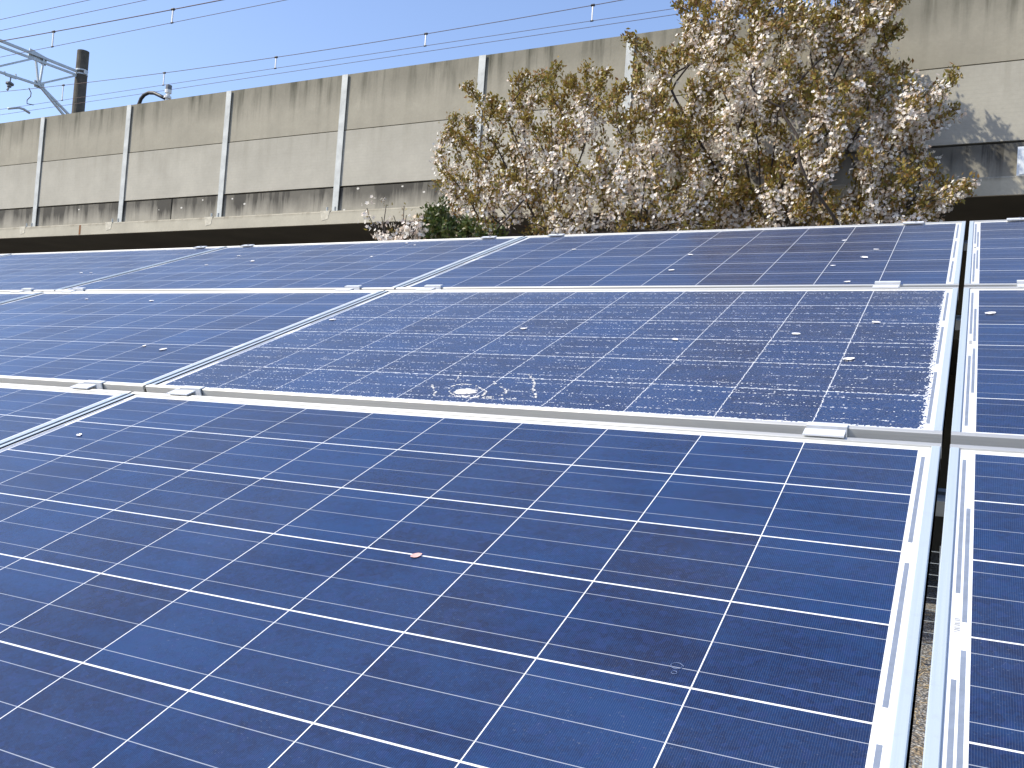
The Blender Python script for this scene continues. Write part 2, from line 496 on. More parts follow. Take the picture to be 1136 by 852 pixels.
for lab, p, q_ in (('thin highest feeder cable crossing the top left corner of the sky', (0, 21.8), (98.6, 0)),
                   ('thin second feeder cable just under the highest one', (0, 34), (162, 0))):
    q = MB(); q.tube(wire_pts(p, q_, 2.0), .0055, 5)
    o = q.build('feeder_cable', MT['wire'], smooth=True); o.matrix_world = WM
    tag(o, lab, 'cable', 'feeder cables')

# pole and truss bracket beyond both tracks
DP = 8.9
pt_ = wall_pt(92.5, 57, DP); PX = pt_.x
pole = empty('catenary_pole', M=WM @ Matrix.Translation((PX, DP, LT)))
tag(pole, 'dark round concrete mast carrying the overhead line truss beyond the barrier', 'pole')
q = MB(); q.tube([(0, 0, -.3), (0, 0, pt_.z - LT)], [.205, .172], 20); q.build('shaft', MT['pole'], pole)
zc = wall_pt(92, 82, DP).z - LT
q = MB()
for dz in (-.02, .10): q.tube([(0, 0, zc + dz - .02), (0, 0, zc + dz + .02)], .185, 20)
q.box(.12, .23, -.05, .05, zc - .03, zc + .1); q.build('band_clamp', MT['galv'], pole)
tr = empty('truss_bracket', M=WM @ Matrix.Translation((PX, DP, LT)))
tag(tr, 'galvanised lattice truss arm reaching from the dark mast over the tracks', 'bracket')
def TX(x, y): return wall_x(x, y, PX) - Vector((PX, DP, LT))
def chord(name, pairs, w):
    q = MB()
    for (a, b) in pairs: q.bar(TX(*a), TX(*b), w)
    q.build(name, MT['galv'], tr)
def ext_l(a, b, k):                          # extend from b through a
    return (a[0] + (a[0] - b[0]) * k, a[1] + (a[1] - b[1]) * k)
ua, ub = (0, 44.9), (88, 80.2); la, lb = (0, 51.5), (86, 83.6)
chord('upper_chord', [(ext_l(ua, ub, 1.2), ub)], .07)
chord('upper_chord', [(ext_l(la, lb, 1.2), lb)], .06)
ca, cb = (0, 80), (44, 94.5)
chord('lower_chord', [(ext_l(ca, cb, 2.0), cb)], .06)
chord('brace', [((44, 95), (71, 128))], .06); chord('brace', [((45, 95), (78, 129))], .06)
chord('brace', [((44, 93), (88, 83))], .055)
chord('brace', [((-60, 87), (39, 64.5))], .055)
chord('web_member', [((39.6, 64), (42.6, 93))], .05); chord('web_member', [((48.4, 66), (44, 93))], .05)
q = MB()
c0 = TX(43, 64); q.bar(c0 + Vector((-.05, -.28, .06)), c0 + Vector((-.05, .28, -.02)), .02, .26)
q.build('gusset_plate', MT['galv'], tr); q = MB()
c0 = TX(44.5, 94); q.bar(c0 + Vector((-.05, -.16, 0)), c0 + Vector((-.05, .16, 0)), .02, .2)
q.build('gusset_plate', MT['galv'], tr)
ins = empty('hanging_insulator', M=WM @ Matrix.Translation((PX, DP, LT)))
tag(ins, 'small dark insulator hanging from a clamp below the truss arm', 'insulator')
q = MB(); a, b = TX(6, 83), TX(18, 87)
q.bar(a, b, .05); q.bar(TX(5, 79), a, .03); q.bar(TX(17.5, 82), b, .03); q.build('hanger', MT['galv'], ins)
q = MB(); q.tube([TX(12, 86), TX(11, 92)], .02, 6)
a, b = TX(11.3, 91), TX(10, 96.5)
q.tube([a, a.lerp(b, .2), a.lerp(b, .21), a.lerp(b, .5), a.lerp(b, .51), a.lerp(b, .99)], [.05, .05, .11, .11, .06, .06], 10); q.tube([b, TX(8, 100)], .03, 6)
q.build('insulator_body', MT['steel_dark'], ins)
sp = empty('steady_arm', M=WM @ Matrix.Translation((PX, DP, LT)))
tag(sp, 'short curved steady arm with a drooping jumper wire at the lower overhead line', 'steady arm')
q = MB(); q.tube([TX(9, 120.5), TX(21, 119.5), TX(26, 121), TX(33, 125.5)], .035, 6); q.build('arm_tube', MT['galv'], sp, True)
q = MB(); q.tube([TX(32, 97.5), TX(34.5, 103), TX(34, 107), TX(30, 111), TX(30, 115), TX(37, 116.5)], .014, 5); q.build('jumper_wire', MT['wire'], sp, True)

# bent cable pipe with insulator just behind the barrier
bpz = empty('bent_cable_pipe', M=WM)
tag(bpz, 'black goose-neck cable pipe with grey insulator rising just behind the barrier top', 'cable pipe')
path = [(153.5, 128), (154, 116), (156.5, 109.5), (160, 105.3), (165, 102.9), (171, 103.2), (178, 106.5), (185.5, 110.2)]
q = MB(); q.tube([wall_pt(x, y, .45) for x, y in path], .028, 10); q.build('pipe', MT['black'], bpz, True)
q = MB(); a, b = wall_pt(185.5, 112, .45), wall_pt(187.5, 95, .45)
q.tube([a.lerp(b, k) for k in (0, .15, .16, .3, .31, .5, .51, .72, .73, 1)], [.03, .03, .055, .055, .03, .03, .05, .05, .028, .028], 10); q.build('insulator', MT['porcelain'], bpz)
q = MB(); q.tube([a.lerp(b, .68), a.lerp(b, 1.02)], .045, 10); q.build('cap', MT['steel_dark'], bpz)

# ------------------------------------------------------------------ solar array
TILT = math.acos(0.93169568)
CT, ST = math.cos(TILT), math.sin(TILT)
def pv(u, v, n=0.): return Vector((u, v * CT - n * ST, v * ST + n * CT + H0))
ROWV = [0, 1.02965, 2.07607]; ROWN = [0, .0028, -.0026]
COLU = [-4.966, -3.3108, -1.6554, 0, 1.65823]
U0, V0 = -ML, -MB_
def on_panel(px, py, n=0.):
    """sighted point on the array plane: (u, v)"""
    nrm = np.array([0, -ST, CT]); r = ray(px, py); C = CAM - np.array([0, 0, H0])
    t = (n - C @ nrm) / (r @ nrm); P = C + t * r
    return P[0], P @ np.array([0, CT, ST])

def rail_prof():
    return [(0, -FT), (0, -.0012), (.0012, 0), (FW - .0008, 0), (FW, -.0008), (FW, -LIP - .006), (.004, -LIP - .006), (.004, -FT + .002), (.03, -FT + .002), (.03, -FT)]
def build_panel():
    t = empty('solar_panel')
    pr = rail_prof(); rv = pr[::-1]
    for nm, fn, ln, mt in (('long_rail', lambda p, q, t: (t, p, q), (0, PW), 'rail_u'), ('long_rail', lambda p, q, t: (PW - t, PH - p, q), (0, PW), 'rail_u')):
        q = MB(); q.extrude(rv, *ln, fn); q.build(nm, MT[mt], t)
    g_ = .0006
    for nm, fn in (('short_rail', lambda p, q, t: (p, PH - t, q - .0002)), ('short_rail', lambda p, q, t: (PW - p, t, q - .0002))):
        q = MB(); q.extrude(rv, FW + g_, PH - FW - g_, fn); q.build(nm, MT['rail_v'], t)
    q = MB(); q.box(.0045, PW - .0045, .0045, PH - .0045, -LIP - .0055, -LIP); lam = q.build('cell_sheet', MT['cells'], t)
    def ribbon(x0, w, r0, r1):
        q = MB(); q.box(x0, x0 + w, MB_ + r0 * PC, MB_ + r1 * PC, -LIP - .001, -LIP + .0003); q.build('ribbon', MT['ribbon'], t)
    xr = ML + 10 * PC - CG
    for r0, r1 in ((.15, 1.83), (2.15, 3.83), (4.15, 5.83)): ribbon(xr + .0055, .0048, r0, r1)
    for r0, r1 in ((1.15, 2.83), (3.15, 4.83)): ribbon(ML - .0085, .0045, r0, r1)
    for r0, r1 in ((.15, 2.52), (3.5, 5.83)): ribbon(ML - .0156, .0045, r0, r1)
    lb = MB()
    for i in range(9):
        a = .0006 + i * .0030
        lb.box(FW + .0052, FW + .0058 + .0044 , MB_ + 3.02 * PC + a, MB_ + 3.02 * PC + a + (.0017 if i % 3 else .0009), -LIP - .001, -LIP + .0003)
    lb.build('serial_barcode', plain('grey print', (.30, .31, .32), .6), t)
    return t
proto = build_panel()
wet_me = None
LAB = {
 (0, 3): 'large nearest solar panel filling the foreground, clean dark blue cells in the bottom row',
 (0, 2): 'bottom-row solar panel at the left edge of the photo beside the large foreground panel',
 (0, 4): 'bottom-row solar panel at the right edge across the dark gap, barcode in its white margin',
 (1, 3): 'middle-row solar panel covered with white water speckles and a bird dropping',
 (1, 2): 'clean middle-row solar panel directly left of the speckled one',
 (1, 4): 'middle-row solar panel at the right edge, across the dark gap from the speckled one',
 (1, 1): 'middle-row solar panel showing only a corner at the left edge of the photo',
 (2, 3): 'top-row solar panel directly above the speckled one, below the cherry trees',
 (2, 2): 'top-row solar panel above the clean middle panel, second from the dark gap, dotted with petals',
 (2, 4): 'top-row solar panel in the upper right corner of the array beyond the dark gap',
 (2, 1): 'top-row solar panel third from the dark gap, below the grey barrier posts',
 (2, 0): 'top-row solar panel of which only a sliver shows at the far left edge',
}
first = True
for (r, c), lab in LAB.items():
    o = proto if first else copy_tree(proto); first = False
    o.location = pv(COLU[c] + U0, ROWV[r] + V0, ROWN[r]); o.rotation_euler = (TILT, 0, 0)
    tag(o, lab, 'solar panel', 'solar panels of the array')
    if (r, c) == (1, 3):
        for ch in o.children:
            if ch.name.startswith('cell_sheet'):
                ch.data = ch.data.copy(); ch.data.materials[0] = MT['cells_wet']; ch['label'] = 'cell sheet beaded with white water speckles'

# clamps
def build_clamp(gap):
    t = empty('panel_clamp')
    h = .0028
    q = MB()
    hw = gap / 2
    prof = [(-hw - .012, .0004), (-hw - .012, h), (-hw + .014, h), (-hw + .014, -.022), (hw - .0048, -.022), (hw - .0048, h), (hw + .011, h), (hw + .011, .0004), (hw - .002, .0004), (hw - .002, -.0248), (-hw + .0114, -.0248), (-hw + .0114, .0004)]
    q.extrude(prof, -.030, .030, lambda p, z, t: (t, p, z)); q.build('clamp_channel', MT['clamp'], t)
    q = MB(); q.tube([(0, 0, -.0218), (0, 0, -.015)], .008, 6); q.build('bolt', MT['bolt'], t)
    return t
def build_end_clamp():
    t = empty('panel_clamp')
    q = MB(); q.extrude([(-.014, .0004), (-.014, .0040), (.016, .0040), (.016, -.040), (.0125, -.040), (.0125, .0004)], -.033, .033, lambda p, z, t: (t, p, z)); q.build('clamp_channel', MT['clamp'], t)
    q = MB(); q.tube([(.006, 0, .0039), (.006, 0, .0075)], .006, 6); q.build('bolt', MT['bolt'], t)
    return t
CL = {0: [(2, 1, 'left of the seam'), (3, 0, ''), (3, 1, ''), (4, 0, '')],}
g01 = (ROWV[1] + V0) - (V0 + PH); g12 = (ROWV[2] + V0) - (ROWV[1] + V0 + PH)
protos = {0: build_clamp(g01), 1: build_clamp(g12), 2: build_end_clamp()}
used = set()
CLAB = {
 (0, 1, 1): 'clamp bridging the two lower panel rows at the far left edge',
 (0, 2, 1): 'clamp at the lower row joint just left of the slanting panel seam',
 (0, 3, 0): 'clamp under the left end of the speckled panel, just right of the slanting seam',
 (0, 3, 1): 'largest clamp, silver channel below the right end of the speckled panel',
 (0, 4, 0): 'clamp at the lower row joint right of the dark gap at the photo edge',
 (1, 1, 0): 'clamp of the upper row joint beyond the left edge of the panels',
 (1, 1, 1): 'clamp at the upper row joint left of the leftmost slanting seam',
 (1, 2, 0): 'clamp at the upper row joint right of the leftmost slanting seam',
 (1, 2, 1): 'clamp at the upper row joint on the top right corner of the clean middle panel',
 (1, 3, 0): 'clamp at the upper row joint on the top left corner of the speckled panel',
 (1, 3, 1): 'clamp at the upper row joint on the top right end of the speckled panel',
 (1, 4, 0): 'clamp at the upper row joint right of the dark gap at the photo edge',
 (2, 0, 1): 'end clamp on the array top edge leftmost in the photo, under the barrier posts',
 (2, 1, 0): 'end clamp on the array top edge, left end of the leftmost full top-row panel',
 (2, 1, 1): 'end clamp on the array top edge just left of the left slanting seam',
 (2, 2, 0): 'end clamp on the array top edge just right of the left slanting seam',
 (2, 2, 1): 'end clamp on the array top edge left of the seam under the left cherry tree',
 (2, 3, 0): 'end clamp on the array top edge right of the seam under the left cherry tree',
 (2, 3, 1): 'end clamp on the top edge under the right cherry tree, left of the dark gap',
 (2, 4, 0): 'end clamp on the array top edge at the right corner beyond the dark gap',
}
for (k, c, e), lab in CLAB.items():
    if (k, c, e) in ((1, 1, 0), (0, 1, 1), (2, 1, 0), (2, 0, 1), (0, 4, 0)) and k < 2 and (k, c, e) != (0, 4, 0): continue
    if (k, c, e) in ((2, 1, 0), (0, 4, 0)): continue
    o = protos[k] if k not in used else copy_tree(protos[k]); used.add(k)
    u = COLU[c] + (.110 if e == 0 else 1.452)
    if k == 2: v = ROWV[2] + V0 + PH - .0125; n = ROWN[2]
    else: v = ROWV[k] + V0 + PH + (g01, g12)[k] / 2; n = max(ROWN[k], ROWN[k + 1])
    if (k, c) == (1, 4): u -= .0
    o.location = pv(u, v, n); o.rotation_euler = (TILT, 0, 0)
    tag(o, lab, 'clamp', 'panel clamps')

# purlins, rafters and posts that carry the panels
PL = [(.14, 'lowest purlin under the bottom panel row'), (.90, 'purlin under the upper edge of the bottom panel row, crossing the dark gap'), 
      (1.90, 'purlin under the upper edge of the middle panel row, crossing the dark gap'), (2.90, 'purlin under the upper edge of the top panel row, crossing the dark gap')]
for v, lab in PL:
    q = MB(); q.extrude([(-.02, -FT - .026), (-.02, -FT - .003), (-.017, -FT), (-.006, -FT), (-.006, -FT - .008), (.006, -FT - .008), (.006, -FT), (.017, -FT), (.02, -FT - .003), (.02, -FT - .026)],
                        -5.0, 3.32, lambda p, z, t: tuple(pv(t, v + p, z - .006)))
    tag(q.build('purlin', MT['galv']), lab, 'rail', 'purlins under the panels')
RLAB = ['second rafter from the left under the panels', 'rafter under the left panel column', 'rafter under the slanting seam of the panels', 'rafter right of the middle of the foreground panel', 'rafter under the right edge panels']
for u, lab in zip((-3.2, -1.55, .3, 1.25, 2.4), RLAB):
    t = empty('support_frame', (u, 1.5, 0)); tag(t, 'steel ' + lab + ' with its two legs', 'support frame', 'support frames under the panels')
    q = MB(); q.extrude([(-.02, -.14), (.02, -.14), (.02, -.074), (-.02, -.074)], .02, 3.0, lambda p, z, v: tuple(pv(p, v, z) - Vector((0, 1.5, 0)))); q.build('rafter', MT['galv'], t)
    for v in (.35, 2.6):
        P = pv(0, v, -.14); q = MB(); q.box(-.03, .03, P.y - 1.53, P.y - 1.47, -.1, P.z + .01); q.build('leg', MT['galv'], t)

# ------------------------------------------------------------------ wire fence by the viaduct (seen through the dark gap)
fe = empty('wire_fence', (0, 7.35, 0)); tag(fe, 'low wire mesh fence glimpsed through the dark gap between panels', 'fence')
q = MB()
for i in range(0, 91):
    x = -5 + i * .1; q.bar((x, 0, .03), (x, 0, 1.0), .004)
for j in range(11): q.bar((-5, 0, .05 + j * .09), (4, 0, .05 + j * .09), .004)
q.build('wire_mesh', MT['galv'], fe)
for x in (-5, -2, 1, 4):
    q = MB(); q.tube([(x, .02, -.2), (x, .02, 1.08)], .02, 8); q.build('fence_post', MT['galv'], fe)

# dry straw on the gravel
q = MB()
for i in range(2600):
    x, y = random.uniform(-1.5, 4.5), random.triangular(4.6, 8.3, 7.6)
    a = random.uniform(0, 6.28); l = random.uniform(.05, .16); b = random.uniform(-.05, .25); w = .0022
    d_ = Vector((math.cos(a), math.sin(a), b)) * l; s_ = Vector((-math.sin(a), math.cos(a), .3)) * w
    P = Vector((x, y, .006 + random.random() * .02))
    q.add([P - s_, P + d_ * .5 - s_ + Vector((0, 0, .01)), P + d_ * .5 + s_ + Vector((0, 0, .01)), P + s_], [(0, 1, 2, 3)])
    q.add([P + d_ * .5 - s_ + Vector((0, 0, .01)), P + d_, P + d_ * .5 + s_ + Vector((0, 0, .01))], [(0, 1, 2)])
tag(q.build('dry_straw', plain('dry straw', (.46, .34, .17), .9, 0, .35, 3)), 'dry tan straw scattered on the gravel behind the panels', 'straw', kind='stuff')

# ------------------------------------------------------------------ trees
def poly_in(P, x, y):
    c = False; j = len(P) - 1
    for i in range(len(P)):
        if (P[i][1] > y) != (P[j][1] > y) and x < (P[j][0] - P[i][0]) * (y - P[i][1]) / (P[j][1] - P[i][1]) + P[i][0]: c = not c
        j = i
    return c

def grow(seed, base, stems, poly, Yc, depth, npts, shoots, low=None):
    """attraction points inside a crown volume; each is joined to the nearest node below it"""
    rs = np.random.default_rng(seed)
    pts = []
    xs = [p[0] for p in poly]; ys = [p[1] for p in poly]
    while len(pts) < npts:
        x, y = rs.uniform(min(xs), max(xs)), rs.uniform(min(ys), max(ys))
        if not poly_in(poly, x, y): continue
        # crown is rounder: less depth near its outline
        k = min(1, min(math.hypot(x - a, y - b) for a, b in poly) / 70)
        pts.append(np.array(at_y(x, y, Yc + rs.uniform(-1, 1) * depth * (.35 + .65 * k))))
    if low:                                              # dense low growth behind the array's top edge
        for k in range(low[4]): pts.append(np.array(at_y(rs.uniform(low[0], low[1]), rs.uniform(low[2], low[3]), Yc + rs.uniform(-.6, .6) * depth)))
    for x, y in shoots: pts.append(np.array(at_y(x, y, Yc + rs.uniform(-.4, .4) * depth)))
    nodes = [np.array(base, float)]; par = [-1]
    for st in stems:                                     # main stems as sighted polylines
        prev = 0
        for i, p in enumerate(st):
            p = np.array(p, float); a = nodes[prev]; n = max(1, int(np.linalg.norm(p - a) / .12))
            for k in range(1, n + 1):
                q_ = a + (p - a) * k / n + rs.normal(0, .010, 3); nodes.append(q_); par.append(prev); prev = len(nodes) - 1
    root = np.array(base, float)
    pts.sort(key=lambda p: np.linalg.norm(p - root))
    tips = []
    minz = min(s[0][2] for s in stems) - .1
    for p in pts:
        A = np.array(nodes); d = p - A; L = np.linalg.norm(d, axis=1) + 1e-6
        cost = L + 2.2 * np.maximum(0, .62 * L - d[:, 2]) + np.where(A[:, 2] < minz, 3, 0)
        # keep the growth pointing outwards
        i = int(np.argmin(cost)); a = A[i]; dist = L[i]
        n = max(1, int(dist / .075)); prev = i
        pd = nodes[i] - nodes[par[i]] if par[i] >= 0 else np.array([0, 0, 1.])
        pd = pd / (np.linalg.norm(pd) + 1e-9)
        c1 = a + (pd * .35 + np.array([0, 0, .12])) * dist
        for k in range(1, n + 1):
            t = k / n; q_ = (1 - t) ** 2 * a + 2 * t * (1 - t) * c1 * .6 + 2 * t * (1 - t) * .4 * (a + p) / 2 + t * t * p
            q_ = q_ + rs.normal(0, .008, 3); nodes.append(q_); par.append(prev); prev = len(nodes) - 1
        tips.append(prev)
    n = len(nodes); w = np.zeros(n); kids = [0] * n
    for i in range(n - 1, 0, -1):
        if kids[i] == 0: w[i] = 1
        w[par[i]] += w[i]; kids[par[i]] += 1
    rad = .0038 * np.maximum(w, 1) ** .37
    return np.array(nodes), np.array(par), rad, tips, w

def tube_mesh(nodes, par, rad, ns=5):
    q = MB(); n = len(nodes); used_ = set(); ch = {}
    for i in range(1, n): ch.setdefault(par[i], []).append(i)
    start = [(0, c) for c in ch.get(0, [])]
    while start:
        a, b = start.pop(); path = [a, b]; cur = b
        while True:
            cs = ch.get(cur, [])
            if not cs: break
            cs = sorted(cs, key=lambda i: -rad[i]); 
            for o_ in cs[1:]: start.append((cur, o_))
            cur = cs[0]; path.append(cur)
        rr = [rad[i] for i in path]; rr[0] = min(rr[0], rr[1] * 1.15)
        q.tube([nodes[i] for i in path], rr, ns if max(rr) < .03 else 8, caps=False)
    return q

def np_mesh(name, V, F, mat):
    me = bpy.data.meshes.new(name)
    nf = len(F); k = F.shape[1]
    me.vertices.add(len(V)); me.vertices.foreach_set('co', V.astype(np.float32).ravel())
    me.loops.add(nf * k); me.loops.foreach_set('vertex_index', F.astype(np.int32).ravel())
    me.polygons.add(nf); me.polygons.foreach_set('loop_start', np.arange(0, nf * k, k, dtype=np.int32))
    me.polygons.foreach_set('loop_total', np.full(nf, k, dtype=np.int32))
    me.update(calc_edges=True); me.materials.append(mat); return me

def frames(n, rs, bias):
    """random orthonormal frames, third axis biased by 'bias' vectors"""
    z = rs.normal(size=(n, 3)) * .75 + bias; z /= np.linalg.norm(z, axis=1)[:, None]
    x = np.cross(z, rs.normal(size=(n, 3))); x /= np.linalg.norm(x, axis=1)[:, None]
    y = np.cross(z, x); return np.stack([x, y, z], 1)      # (n,3axes,3)

def flowers(P, bias, rs, size):
    base = [(0, 0, 0)]; fs = []
    for k in range(5):
        a = k * 2 * math.pi / 5
        for da, rr, zz in ((-.5, .72, .16), (0, 1.0, .26), (.5, .72, .16)):
            base.append((math.cos(a + da) * rr, math.sin(a + da) * rr, zz))
        fs.append((0, 1 + 3 * k, 2 + 3 * k, 3 + 3 * k))
    base = np.array(base); fs = np.array(fs)
    Fm = frames(len(P), rs, bias); sc = size * rs.uniform(.75, 1.2, len(P))
    V = P[:, None, :] + np.einsum('vk,nkj->nvj', base, Fm) * sc[:, None, None]
    F = (fs[None] + (np.arange(len(P)) * len(base))[:, None, None]).reshape(-1, 4)
    return V.reshape(-1, 3), F
def leaves(P, dirs, rs, size):
    base = np.array([(0, 0, 0), (.5, -.24, .05), (1, 0, -.06), (.5, .24, .05), ]); fs = np.array([(0, 1, 2, 3)])
    n = len(P); d = dirs + rs.normal(size=(n, 3)) * .55; d /= np.linalg.norm(d, axis=1)[:, None]
    y = np.cross(d, rs.normal(size=(n, 3))); y /= np.linalg.norm(y, axis=1)[:, None]; z = np.cross(d, y)
    Fm = np.stack([d, y, z], 1); sc = size * rs.uniform(.6, 1.25, n)
    V = P[:, None, :] + np.einsum('vk,nkj->nvj', base, Fm) * sc[:, None, None]
    F = (fs[None] + (np.arange(n) * 4)[:, None, None]).reshape(-1, 4)
    return V.reshape(-1, 3), F

def foliage_mat(name, cols, rough=.55, trans=.25):
    M = Mat(name, rough)
    g_ = M.t.nodes.new('ShaderNodeNewGeometry'); rnd = N(M.t, g_.outputs['Random Per Island'])
    c = cols[0]
    out = None
    for i, cc in enumerate(cols[1:]):
        k = (i + 1) / len(cols)
        out = M.mix(rnd.ramp(k - .08, k + .08), out if out is not None else c, cc)
    M.color(out)
    tr_ = M.t.nodes.new('ShaderNodeBsdfTranslucent'); M.t.links.new(out, tr_.inputs[0])
    mx = M.t.nodes.new('ShaderNodeMixShader'); mx.inputs[0].default_value = trans
    M.t.links.new(M.b.outputs[0], mx.inputs[1]); M.t.links.new(tr_.outputs[0], mx.inputs[2])
    M.t.links.new(mx.outputs[0], M.t.nodes['Material Output'].inputs[0])
    return M.m
MT['bark'] = plain('dark cherry bark', (.045, .034, .028), .85, 0, .3, 30, .3)
MT['blossom'] = foliage_mat('cherry petals', [(.72, .59, .50), (.86, .81, .73), (.89, .87, .81), (.80, .71, .62), (.90, .89, .83), (.68, .53, .38)], .6, .18)
MT['leaf'] = foliage_mat('bronze green young leaves', [(.31, .21, .042), (.28, .25, .040), (.33, .18, .058), (.17, .17, .030), (.24, .12, .045), (.37, .30, .06)], .45, .28)
MT['bushleaf'] = foliage_mat('dark green bush leaves', [(.05, .09, .018), (.09, .13, .026), (.15, .15, .04), (.06, .08, .025)], .45, .25)

def make_tree(name, label, cat, group, seed, base, stems, poly, Yc, depth, npts, shoots, nfl, nlf, fsize=.0165, lsize=.043, tipleaf=.22, leafmat='leaf', low=None):
    rs = np.random.default_rng(seed + 100)
    nodes, par, rad, tips, w = grow(seed, base, stems, poly, Yc, depth, npts, shoots, low)
    nodes = nodes - np.array(base)
    main = {}
    for i in range(1, len(nodes)):
        if par[i] not in main or rad[i] > rad[main[par[i]]]: main[par[i]] = i
    for _ in range(5):                                   # straighten the growth a little
        new = nodes.copy()
        for i, c_ in main.items():
            if i > 0: new[i] = nodes[i] * .4 + (nodes[par[i]] + nodes[c_]) * .3
        nodes = new
    t = empty(name, base); tag(t, label, cat, group)
    rad = np.where(nodes[:, 2] + base[2] > 2.3, np.minimum(rad, .019), rad)
    tube_mesh(nodes, par, rad).build('trunk', MT['bark'], t, True)
    # twigs: thin nodes carry clusters; how near to a tip decides blossom or leaf
    n = len(nodes); dist_tip = np.full(n, 9.0)
    hasch = np.zeros(n, bool); hasch[par[1:]] = True
    for i in range(n - 1, 0, -1):
        if not hasch[i]: dist_tip[i] = 0
        L = np.linalg.norm(nodes[i] - nodes[par[i]])
        dist_tip[par[i]] = min(dist_tip[par[i]], dist_tip[i] + L)
    twig = np.where((w < 7) & (np.arange(n) > 0) & (nodes[:, 2] + base[2] > 1.6))[0]
    dirs = nodes - nodes[np.maximum(par, 0)]; dirs /= (np.linalg.norm(dirs, axis=1)[:, None] + 1e-9)
    zt = nodes[:, 2]
    hi = np.clip((zt - np.percentile(zt[twig], 55)) / (np.percentile(zt[twig], 99) - np.percentile(zt[twig], 55) + 1e-6), 0, 1)
    clump = np.sin(nodes[:, 0] * 5.1 + seed) * np.sin(nodes[:, 1] * 4.3) * np.sin(nodes[:, 2] * 5.7 + 1) * .5
    # blossoms
    pf = np.clip((dist_tip[twig] > tipleaf * (.4 + 1.1 * hi[twig])).astype(float) * .95 + .10 + clump[twig] * .9, .02, 2)
    pf /= pf.sum()
    ncl = nfl // 5
    ci = rs.choice(twig, ncl, p=pf)
    cc = nodes[ci] + rs.normal(0, .036, (ncl, 3))
    P = (cc[:, None, :] + rs.normal(0, .026, (ncl, 5, 3))).reshape(-1, 3)
    bias = (P - np.repeat(nodes[ci], 5, 0)); bias /= (np.linalg.norm(bias, axis=1)[:, None] + 1e-6)
    V, F = flowers(P, bias * .8 + np.array([-.45, -.55, .45]), rs, fsize)
    link('blossoms', np_mesh('blossoms', V, F, MT['blossom']), t)
    # leaves in tufts
    pl = np.exp(-dist_tip[twig] / (tipleaf * .7)) * (.55 + 1.5 * hi[twig]) + .25 - clump[twig] * .3
    pl = np.clip(pl, .01, None); pl /= pl.sum()
    ntf = nlf // 6
    li = rs.choice(twig, ntf, p=pl)
    P = (nodes[li][:, None, :] + rs.normal(0, .030, (ntf, 6, 3))).reshape(-1, 3)
    dd = np.repeat(dirs[li], 6, 0) * .55 + np.array([0, 0, .15])
    V, F = leaves(P, dd, rs, lsize)
    link('leaves', np_mesh('leaves', V, F, MT[leafmat]), t)
    return t

def W(x, y, Y): return tuple(at_y(x, y, Y))
YL, YR = 7.0, 7.45
def gb(px, Y):
    p = at_y(px, 255, Y); return (p.x, Y, 0.0)
polyL = [(486, 212), (483, 165), (500, 132), (522, 130), (540, 150), (560, 118), (575, 98), (592, 76), (612, 82), (640, 82), (655, 92), (672, 78), (690, 86), (712, 84), (735, 110), (770, 140), (790, 190), (785, 258), (640, 262), (490, 262), (498, 235)]
stemsL = [[W(606, 258, YL), W(575, 210, YL - .1), W(552, 165, YL), W(532, 120, YL)],
          [W(612, 256, YL + .1), W(590, 190, YL + .2), W(570, 120, YL + .2)],
          [W(616, 256, YL), W(618, 228, YL), W(642, 185, YL), W(655, 150, YL), W(650, 95, YL)],
          [W(615, 250, YL), W(613, 200, YL), W(612, 150, YL - .2), W(612, 90, YL - .2)],
          [W(612, 252, YL - .1), W(660, 215, YL - .2), W(700, 165, YL - .2), W(712, 110, YL)],
          [W(600, 272, YL), W(545, 245, YL), W(505, 205, YL), W(492, 180, YL)]]
make_tree('cherry_tree', 'smaller left cherry tree with white blossoms and bronze shoots in front of the barrier', 'cherry tree', 'cherry trees',
          3, gb(614, YL), stemsL, polyL, YL, .75, 380,
          [(520, 98), (528, 108), (545, 112), (556, 118), (575, 92), (582, 84), (618, 78), (652, 76), (672, 80), (706, 76), (712, 88), (488, 160), (486, 205)], 12000, 22000, low=(500, 760, 205, 268, 70))
polyR = [(705, 130), (700, 100), (716, 62), (735, 62), (750, 48), (758, 15), (775, -20), (830, -50), (900, -55), (960, -45), (1000, -15), (1003, 20), (985, 60), (1000, 85), (1040, 92), (1058, 108), (1040, 135), (1022, 165), (1040, 195), (1080, 208), (1068, 228), (1045, 240), (990, 256), (880, 268), (760, 268), (735, 220), (740, 160)]
stemsR = [[W(838, 250, YR), W(800, 200, YR - .1), W(765, 140, YR), W(728, 75, YR)],
          [W(840, 250, YR), W(825, 170, YR), W(800, 90, YR + .1), W(775, 20, YR + .1)],
          [W(845, 250, YR), W(862, 150, YR), W(862, 80, YR), W(868, -20, YR)],
          [W(848, 250, YR), W(892, 150, YR - .1), W(925, 80, YR - .1), W(975, -10, YR)],
          [W(850, 252, YR), W(925, 185, YR), W(985, 125, YR), W(1040, 100, YR)],
          [W(850, 268, YR), W(930, 258, YR), W(1000, 240, YR), W(1060, 216, YR)],
          [W(836, 255, YR), W(775, 225, YR), W(755, 190, YR), W(742, 130, YR)],
          [W(842, 250, YR), W(845, 190, YR - .3), W(835, 110, YR - .4), W(838, 20, YR - .3)]]
make_tree('cherry_tree', 'larger right cherry tree with white blossoms rising above the barrier top', 'cherry tree', 'cherry trees',
          5, gb(842, YR), stemsR, polyR, YR, .72, 720,
          [(700, 45), (706, 60), (716, 52), (757, 8), (760, -5), (770, 0), (1005, -5), (1000, 12), (1003, 78), (1056, 84), (1050, 92), (1058, 120), (1075, 205), (1082, 214)], 25500, 54000, low=(770, 1030, 205, 268, 130))

